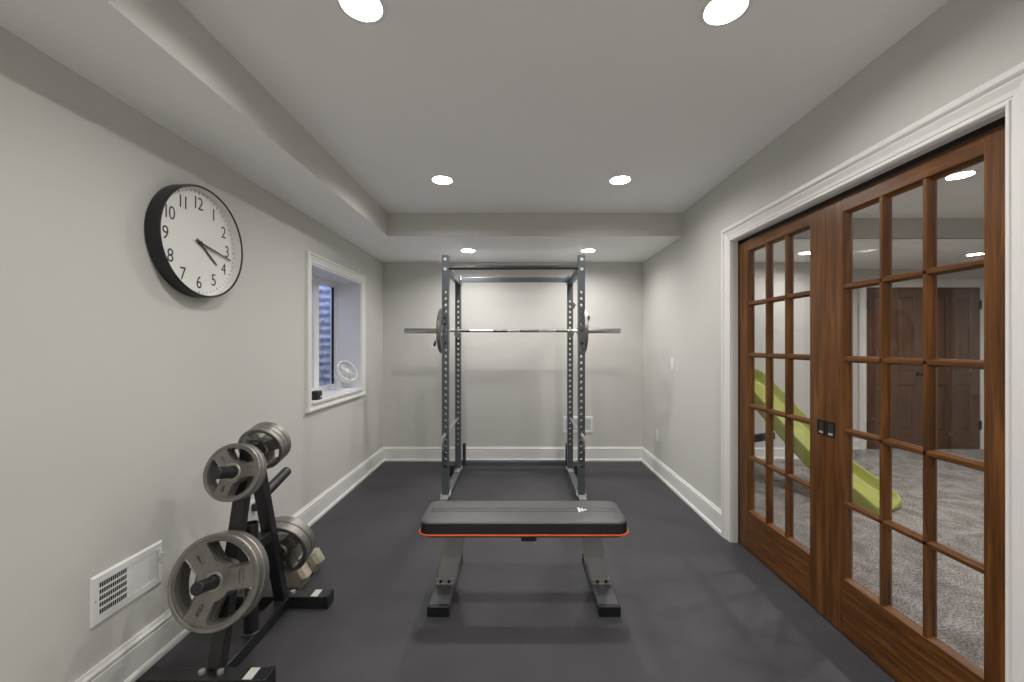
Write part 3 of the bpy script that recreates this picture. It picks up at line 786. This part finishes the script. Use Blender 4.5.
PLATES = {}
def plate_mesh(R, T, phase):
    key = (R, T, phase)
    if key in PLATES: return PLATES[key]
    rim = R * .905; rh = max(R * .20, .036)
    m = MB(); bm = m.bm
    # web with three windows
    zt = T * .36
    loops = [[Vector((rim * 1.005 * math.cos(2*PI*i/96), rim * 1.005 * math.sin(2*PI*i/96), 0)) for i in range(96)],
             [Vector((rh * .95 * math.cos(2*PI*i/48), rh * .95 * math.sin(2*PI*i/48), 0)) for i in range(48)]]
    wins = [web_outline(R, R * .41, R * .83, phase + k * TH) for k in range(3)]
    loops += wins
    for z in (zt, -zt):
        es = []
        for lp in loops:
            vs = [bm.verts.new(p + Vector((0, 0, z))) for p in lp]
            for i in range(len(vs)): es.append(bm.edges.new((vs[i], vs[(i + 1) % len(vs)])))
        bmesh.ops.triangle_fill(bm, use_beauty=True, use_dissolve=False, edges=es)
    for lp in wins:
        c = sum(lp, Vector()) / len(lp)
        big = [c + (p - c) * 1.10 for p in lp]
        for sgn in (1, -1):
            m.loops([[p + Vector((0, 0, sgn * zt)) for p in big], [p + Vector((0, 0, sgn * (zt + T * .15))) for p in [c + (q - c) * 1.05 for q in lp]], [p + Vector((0, 0, sgn * zt * .9)) for p in lp]])
        m.loops([[p + Vector((0, 0, zt)) for p in lp], [p + Vector((0, 0, -zt)) for p in lp]])
    # rim and raised bars on the spokes
    h = T / 2
    m.lathe([(rim, -h * .86), (R * .925, -h), (R * .98, -h), (R, -h * .8), (R, h * .8), (R * .98, h), (R * .925, h), (rim, h * .86)], 96, closed=True)
    body = bpy.data.meshes.new('weight_plate')
    bmesh.ops.recalc_face_normals(bm, faces=bm.faces); bm.to_mesh(body); bm.free()
    hb = MB().lathe([(.026, -h), (rh * .8, -h), (rh, -h * .7), (rh, h * .7), (rh * .92, h * 1.02), (.030, h * 1.05), (.026, h)], 48, closed=True)
    hub = bpy.data.meshes.new('hub_ring'); bmesh.ops.recalc_face_normals(hb.bm, faces=hb.bm.faces); hb.bm.to_mesh(hub); hb.bm.free()
    badges = []
    for k in range(3):
        bg = MB()
        a = phase + TH / 2 + k * TH
        c = Vector((math.cos(a), math.sin(a), 0)); s = Vector((-math.sin(a), math.cos(a), 0))
        r = R * .60
        ln, wd = (R * .30, R * .10) if k == 2 else (R * .05, R * .22)
        # outlined pill on each spoke
        pill = []
        for i in range(24):
            t = 2 * PI * i / 24
            e = Vector((abs(math.cos(t)) ** .5 * math.copysign(1, math.cos(t)), abs(math.sin(t)) ** .5 * math.copysign(1, math.sin(t)), 0))
            pill.append(c * (r + e.y * wd * .6) + s * (e.x * ln * .6))
        cc = c * r
        for sgn in (1, -1):
            bg.loops([[p + Vector((0, 0, sgn * zt)) for p in pill], [cc + (p - cc) * .94 + Vector((0, 0, sgn * (zt + T * .14))) for p in pill], [cc + (p - cc) * .76 + Vector((0, 0, sgn * (zt + T * .14))) for p in pill], [cc + (p - cc) * .70 + Vector((0, 0, sgn * (zt + .0003))) for p in pill]])
        badge = bpy.data.meshes.new('raised_marking'); bmesh.ops.recalc_face_normals(bg.bm, faces=bg.bm.faces); bg.bm.to_mesh(badge); bg.bm.free()
        badges.append(badge)
    for me, mt in [(body, 'iron'), (hub, 'iron_hi')] + [(b, 'iron') for b in badges]:
        me.materials.append(M[mt])
        for p in me.polygons: p.use_smooth = True
        me.set_sharp_from_angle(angle=math.radians(32))
    PLATES[key] = (body, hub, badges)
    return PLATES[key]

def weight_plate(c, ax, R, T, label, group, phase=0.0, up=None):
    body, hub, badges = plate_mesh(R, T, round(phase, 3))
    o = bpy.data.objects.new('weight_plate', body); C.objects.link(o)
    z = Vector(ax).normalized()
    x = Vector((1, 0, 0)) if abs(z.x) < .7 else Vector((0, -1, 0))
    x = (x - z * x.dot(z)).normalized(); y = z.cross(x)
    m = Matrix((x, y, z)).transposed().to_4x4(); m.translation = Vector(c)
    o.matrix_world = m
    tag(o, label, 'weight plate', group)
    for n, me in [('hub_ring', hub)] + [('raised_marking', b) for b in badges]:
        k = bpy.data.objects.new(n, me); C.objects.link(k); k.parent = o
    return o

# ------------------------------------------------------------------ weight tree
TX = -1.155
tr_ = thing('weight_tree', (TX, 1.80, 0), 'black steel plate storage tree by the left wall', 'weight rack')
def foot(y):
    f = MB().box(-1.40, -.935, y - .032, y + .032, .004, .060).build('foot_bar', M['black_steel'], tr_, bevel=.003)
    each(MB().box(-.950, -.930, y - .035, y + .035, 0, .063).box(-1.405, -1.385, y - .035, y + .035, 0, .063), 'rubber_cap', M['black'], f, bevel=.003)
    tag(MB().box(-1.02, -.985, y - .028, y + .028, .0598, .0606).build('sticker', M['sticker'], f, smooth=0), 'off-white sticker')
    bt = MB()
    for dx in (-.035, .035): bt.cyl((TX + dx, y, .060), (TX + dx, y, .072), .012, 6)
    each(bt, 'bolt', M['zinc'], f, smooth=0)
foot(1.548); foot(2.050)
MB().box(TX - .032, TX + .032, 1.575, 2.035, .010, .058).build('base_beam', M['black_steel'], tr_, bevel=.003)
MB().bar((TX, 1.580, .055), (TX, 1.772, .875), .052, .042, (0, 1, 0)).build('upright', M['black_steel'], tr_, bevel=.004)
MB().bar((TX, 2.012, .055), (TX, 1.793, .875), .052, .042, (0, 1, 0)).build('upright', M['black_steel'], tr_, bevel=.004)
MB().bar((TX, 1.668, .42), (TX, 1.912, .42), .045, .045).build('cross_brace', M['black_steel'], tr_, bevel=.003)
MB().lathe([(.024, .055), (.028, .055), (.028, .53), (.024, .53), (.024, .3)], 32, (TX + .004, 1.775, 0)).build('bar_holder', M['black_steel'], tr_)
MB().lathe([(.028, .058), (.037, .058), (.037, .062), (.028, .066)], 32, (TX + .004, 1.775, 0)).build('holder_flange', M['black_steel'], tr_)
CA, SA = math.cos(math.radians(15)), math.sin(math.radians(15))
PEGS = {'nt': ((1.735, .765), -1, .175), 'nl': ((1.655, .373), -1, .185), 'ft': ((1.812, .822), 1, .16), 'fm': ((1.880, .620), 1, .185), 'fl': ((1.948, .287), 1, .20)}
def peg_pt(k, s):
    (y, z), d, ln = PEGS[k]
    return Vector((TX, y + d * CA * s, z + SA * s))
for k, ((y, z), d, ln) in PEGS.items():
    MB().cyl(peg_pt(k, 0), peg_pt(k, ln), .0235, 28).build('plate_peg', M['black_steel'], tr_, bevel=.003)
def load(k, s0, specs, labels, group, phase):
    s = s0; d = PEGS[k][1]
    for (R, T), lab in zip(specs, labels):
        weight_plate(peg_pt(k, s + T / 2), (0, d * CA, SA), R, T, lab, group, phase)
        s += T * 1.07
G = 'weight plates on the storage tree'
load('nl', .028, [(.172, .036), (.172, .036)], ['large grey plate second on low front peg, behind the front one', 'largest grey plate facing the camera, outermost on low front peg of tree'], G, math.radians(70))
load('nt', .030, [(.114, .025), (.114, .025)], ['small grey plate behind the outer one on upper front peg', 'small grey plate facing the camera, outermost on upper front peg of tree'], G, math.radians(70))
load('ft', .030, [(.100, .025), (.100, .025), (.100, .025)], ['small plate on upper rear peg of tree, closest to its upright', 'small plate on upper rear peg of tree, middle of three', 'small plate on upper rear peg of tree, outermost of three'], G, math.radians(40))
load('fl', .045, [(.135, .042), (.135, .042)], ['medium plate on low rear peg of tree, inner of the two', 'medium plate on low rear peg of tree, outer one beside the dumbbell'], G, math.radians(20))

# ------------------------------------------------------------------ hex dumbbell
db = thing('hex_dumbbell', (-1.185, 2.27, 0), 'worn tan hex dumbbell on floor behind the weight tree', 'dumbbell')
def hexhead(y0, y1):
    hf = .062; R = hf / math.cos(PI / 6)
    P = [(R * math.cos(PI / 3 * i + 0), R * math.sin(PI / 3 * i)) for i in range(6)]
    lp = []
    for y, k in ((y0, .70), (y0 + .014, 1.0), (y1 - .014, 1.0), (y1, .70)):
        lp.append([(-1.185 + u * k, y, hf + .0005 + v * k) for u, v in P])
    MB().loops(lp, caps=True).build('hex_head', M['hex'], db, smooth=0, bevel=.003)
hexhead(2.165, 2.245); hexhead(2.315, 2.395)
MB().lathe([(.016, -.04), (.018, -.02), (.019, 0), (.018, .02), (.016, .04)], 20, (-1.185, 2.28, .0625), frame((0, 1, 0))).build('handle', M['steel'], db)

# ------------------------------------------------------------------ barbell
BY, BZ, BX = RYR - W2 - .0405, 1.4392, -.046
bb = thing('barbell', (BX, BY, BZ), 'chrome barbell resting across the rack cups', 'barbell')
MB().cyl((BX - .66, BY, BZ), (BX + .66, BY, BZ), .0142, 24).build('shaft', M['chrome'], bb)
for a, b in ((-.54, -.42), (-.19, -.045), (.075, .265), (.43, .55)):  # darker, rougher bands along the shaft
    MB().cyl((BX + a, BY, BZ), (BX + b, BY, BZ), .0146, 24).build('knurled_grip', M['knurl'], bb)
for s in (-1, 1):
    MB().lathe([(0, .64), (.036, .64), (.038, .645), (.038, .668), (.036, .672), (.0245, .673), (.0245, 1.062), (.022, 1.068), (0, 1.068)], 32, (BX, BY, BZ), frame((s, 0, 0))).build('sleeve', M['steel'], bb)
weight_plate((-.739, BY, BZ), (-1, 0, 0), .222, .036, 'large plate loaded on left end of the barbell', 'plates on the barbell', .4)
weight_plate((.652, BY, BZ), (1, 0, 0), .222, .036, 'large plate loaded on right end of the barbell', 'plates on the barbell', 1.1)
def clamp(x, s, ang, label):
    o = thing('barbell_collar', (x, BY, BZ), label, 'barbell collar', 'collars on the barbell')
    MB().lathe([(.0247, -.012), (.038, -.012), (.040, -.009), (.040, .009), (.038, .012), (.0247, .012)], 28, (x, BY, BZ), frame((1, 0, 0)), closed=True).build('ring', M['black_steel'], o)
    d = Vector((0, math.cos(ang), math.sin(ang)))
    c = Vector((x, BY, BZ))
    MB().tube([c + d * .036, c + d * .07 + Vector((s * .008, 0, 0)), c + d * .115 + Vector((s * .020, 0, 0))], [.006, .006, .007], 10).build('lever', M['steel'], o)
    MB().tube([c + d * .105 + Vector((s * .018, 0, 0)), c + d * .125 + Vector((s * .022, 0, 0)), c + d * .155 + Vector((s * .028, 0, 0))], [.010, .013, .011], 12).build('grip', M['black'], o)
clamp(-.782, -1, math.radians(-105), 'dark clamp collar on left barbell sleeve, handle hanging down')
clamp(.692, 1, math.radians(75), 'dark clamp collar on right barbell sleeve, handle pointing up')

# ------------------------------------------------------------------ bench
BCX, BF, BBK = .033, 1.966, 2.250
bn = thing('weight_bench', (BCX, 2.15, 0), 'flat grey weight bench with black padded top and orange piping', 'bench')
def rrect(x0, x1, y0, y1, r, n=10):
    out = []
    for cx, cy, a in ((x1 - r, y1 - r, 0), (x0 + r, y1 - r, 90), (x0 + r, y0 + r, 180), (x1 - r, y0 + r, 270)):
        for i in range(n + 1): t = math.radians(a + 90 * i / n); out.append((cx + r * math.cos(t), cy + r * math.sin(t)))
    return out
x0, x1 = BCX - .506, BCX + .506
pm = MB(); lp = []
for d, z in ((.004, .388), (0, .392), (0, .395), (0, .432), (0, .436), (.0018, .442), (.006, .447), (.012, .4498), (.016, .4508), (.035, .453), (.06, .4545), (.10, .4555)):
    lp.append([(x, y, z) for x, y in rrect(x0 + d, x1 - d, BF + d, BBK - d, max(.050 - d * .4, .02))])
pm.loops(lp, caps=True)
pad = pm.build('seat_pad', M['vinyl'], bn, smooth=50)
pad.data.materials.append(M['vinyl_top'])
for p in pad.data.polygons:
    if p.normal.z > .6: p.material_index = 1  # upward faces of the pad take the lighter grey
op = [(x, y, .3885) for x, y in rrect(x0 - .004, x1 + .004, BF - .004, BBK + .004, .054)]
tag(MB().tube(op, .0048, 10, closed=True).build('piping', M['orange'], bn), 'orange piping')
MB().prism(rrect(x0 + .01, x1 - .01, BF + .01, BBK - .01, .055), .372, .388, lambda u, v, t: (u, v, t)).build('pad_board', M['black'], bn)
for y in (2.078, 2.088, 2.112, 2.122):
    MB().tube([(x0 + .035, y, .4538), (x0 + .09, y, .4556), (x1 - .09, y, .4556), (x1 - .035, y, .4538)], .0008, 6).build('seam', M['seam'], pad)
lg = MB(); zz = .4562
for k, (ln) in enumerate((.020, .036, .052)):                 # three slanted bars forming the maker's triangle
    px = .345 - k * .0165 - .0
    sx = .012; sl = .010
    lg.prism([(px + .0, 2.100 + ln * .62), (px + sx, 2.100 + ln * .62 - .010), (px + sx, 2.100 - ln * .62 + .010), (px, 2.100 - ln * .62)], zz - .0006, zz + .0006, lambda u, v, t: (u, v, t))
tag(lg.build('emblem', M['white'], pad, smooth=0), 'white three-bar triangle emblem')
MB().box(BCX - .42, BCX + .42, 2.155, 2.215, .335, .374).build('spine_beam', M['bench'], bn, bevel=.004)
MB().box(.02, .095, 1.99, 2.03, .345, .372).build('release_catch', M['black'], bn, bevel=.004)
for s in (-1, 1):
    fx = BCX + s * .411
    f = MB().box(fx - .050, fx + .050, 1.975, 2.455, .004, .046).build('foot', M['foot_black'], bn, bevel=.004)
    MB().box(fx - .053, fx + .053, 1.958, 1.985, 0, .049).build('end_cap', M['black'], f, bevel=.004)
    MB().box(fx - .053, fx + .053, 2.44, 2.465, 0, .049).build('end_cap', M['black'], f, bevel=.004)
    MB().bar((BCX + s * .405, 2.19, .05), (BCX + s * .352, 2.19, .345), .10, .062, (0, 1, 0)).build('leg', M['bench'], bn, bevel=.006)
    b = MB().box(fx - .048, fx + .048, 2.146, 2.165, .046, .050).box(fx - .048, fx + .048, 2.150, 2.157, .050, .074).build('bolt_plate', M['zinc'], bn, bevel=.001)
    h = MB()
    for dx in (-.022, .022): h.cyl((fx + dx, 2.1495, .062), (fx + dx, 2.142, .062), .008, 6)
    each(h, 'bolt', M['black'], b, smooth=0)

# ------------------------------------------------------------------ fan and black box on the window sill
FX, FY = -1.618, 3.76
fn = thing('desk_fan', (FX, FY, WZ0), 'small white table fan on the window sill', 'fan')
N = Vector((.80, -.34, .50)).normalized()
HCN = Vector((FX + .055, FY - .005, 1.056))
RF = .104
fm = frame(N)
MB().lathe([(0, 0), (.062, 0), (.066, .006), (.060, .016), (.030, .024), (0, .026)], 40, (FX + .02, FY, WZ0)).build('base', M['white'], fn)
back = HCN - N * .075
MB().tube([(FX - .01, FY, WZ0 + .012), (FX - .025, FY + .004, WZ0 + .08), (back.x, back.y, back.z - .02), tuple(back)], [.040, .034, .032, .030], 20).build('stand', M['white'], fn)
MB().lathe([(0, -.105), (.030, -.102), (.048, -.085), (.060, -.060), (.088, -.045), (RF, -.020), (RF + .004, .012), (RF, .020), (RF - .008, .020), (RF - .010, .008), (RF - .014, -.018), (.05, -.030), (0, -.030)], 48, HCN, fm).build('housing', M['white'], fn)
g = MB()
for r in (.030, .042, .054, .066, .078): g.lathe([(r + .0013 * math.cos(t), .016 + .0013 * math.sin(t)) for t in (0, PI/2, PI, 3*PI/2)], 40, HCN, fm, closed=True)
for i in range(18):
    a = 2 * PI * i / 18
    d = fm @ Vector((math.cos(a), math.sin(a), 0))
    g.cyl(HCN + d * .022 + N * .016, HCN + d * (RF - .008) + N * .014, .0012, 6)
g.build('grille', M['white'], fn)
MB().lathe([(0, .024), (.018, .022), (.025, .016), (.025, .010), (0, .010)], 32, HCN, fm).build('grille_badge', M['white'], fn)
bl = MB()
for i in range(4):
    a = PI / 2 * i
    q = [(.020, -.2, -.010), (RF - .020, -.42, -.014), (RF - .018, .30, .004), (.020, .35, .002)]
    vs = [HCN + fm @ Vector((r * math.cos(a + t), r * math.sin(a + t), z)) for r, t, z in q]
    V0 = [bl.bm.verts.new(v) for v in vs]; V1 = [bl.bm.verts.new(v + N * .0018) for v in vs]
    for i2 in range(4): bl.bm.faces.new((V0[i2], V0[(i2+1) % 4], V1[(i2+1) % 4], V1[i2]))
    bl.bm.faces.new(V0[::-1]); bl.bm.faces.new(V1)
for b_ in each(bl, 'blade', mat('grey_fan_blade', (.38, .40, .46), .4), fn, smooth=0): tag(b_, 'grey blade')

bx = thing('black_box', (-1.512, 3.10, WZ0), 'small black box on near end of window sill', 'box')
MB().box(-1.545, -1.487, 3.055, 3.135, WZ0, WZ0 + .070).build('case', M['black'], bx, bevel=.010, seg=3)
MB().lathe([(0, .003), (.008, .002), (.009, 0), (0, 0)], 20, (-1.487, 3.110, WZ0 + .024), MX).build('button', M['white'], bx)

# ------------------------------------------------------------------ green slide in the next room
D = Vector((.437, -.899, 0)); A_ = Vector((.899, .437, 0))
E0 = Vector((2.715, 3.09, 0)) + A_ * .2025
sl = thing('toddler_slide', E0, 'lime green plastic play slide on carpet beyond the glass doors', 'slide')
prof = [(-.01, .040), (.03, .050), (.09, .062), (.17, .085), (.27, .135), (.38, .205), (.50, .300), (.70, .485), (.90, .675), (1.08, .845), (1.18, .925), (1.32, .940)]
rim = [(-.01, .055), (.03, .10), (.09, .145), (.17, .195), (.27, .245), (.38, .315), (.50, .420), (.70, .605), (.90, .795), (1.08, .965), (1.18, 1.045), (1.32, 1.05)]
wsec = .425
rowsN = []
for (l, hb), (_, hr) in zip(prof, rim):
    o = E0 - D * l
    w2 = wsec / 2; 
    if l < .02: w2 *= .94
    sec = [(-w2 + .02, max(.0, hb - .075)), (-w2, hb - .04), (-w2 - .004, hr - .01), (-w2 + .006, hr + .004), (-w2 + .018, hr - .004), (-w2 + .036, hb + .014), (-w2 + .075, hb), (0, hb - .008),
           (w2 - .075, hb), (w2 - .040, hb + .014), (w2 - .018, hr - .004), (w2 - .006, hr + .004), (w2 + .004, hr - .01), (w2, hb - .04), (w2 - .02, max(.0, hb - .075)), (0, max(0, hb - .04))]
    rowsN.append([tuple(o + A_ * u + Vector((0, 0, v))) for u, v in sec])
ch = MB().loops(rowsN, closed=True, caps=True).build('chute', M['green'], sl, smooth=60)
sd = ch.modifiers.new('soft', 'SUBSURF'); sd.levels = 1; sd.render_levels = 2
for u in (-.15, .15):
    p = E0 - D * 1.25 + A_ * u; q = E0 - D * 1.45 + A_ * u * 1.2
    MB().tube([tuple(p + Vector((0, 0, .90))), tuple(q + Vector((0, 0, 0)))], .028, 16).build('leg', M['green'], sl)
p = E0 - D * 1.07
tag(MB().bar(tuple(p - A_ * .25 + Vector((0, 0, .362))), tuple(p + A_ * .25 + Vector((0, 0, .362))), .05, .07).build('support_bar', M['black'], sl, bevel=.006), 'black support bar')
q = p - A_ * .22
MB().tube([tuple(q), tuple(q + Vector((0, 0, .80)))], .026, 14).build('leg', M['green'], sl)

bpy.context.view_layer.update()
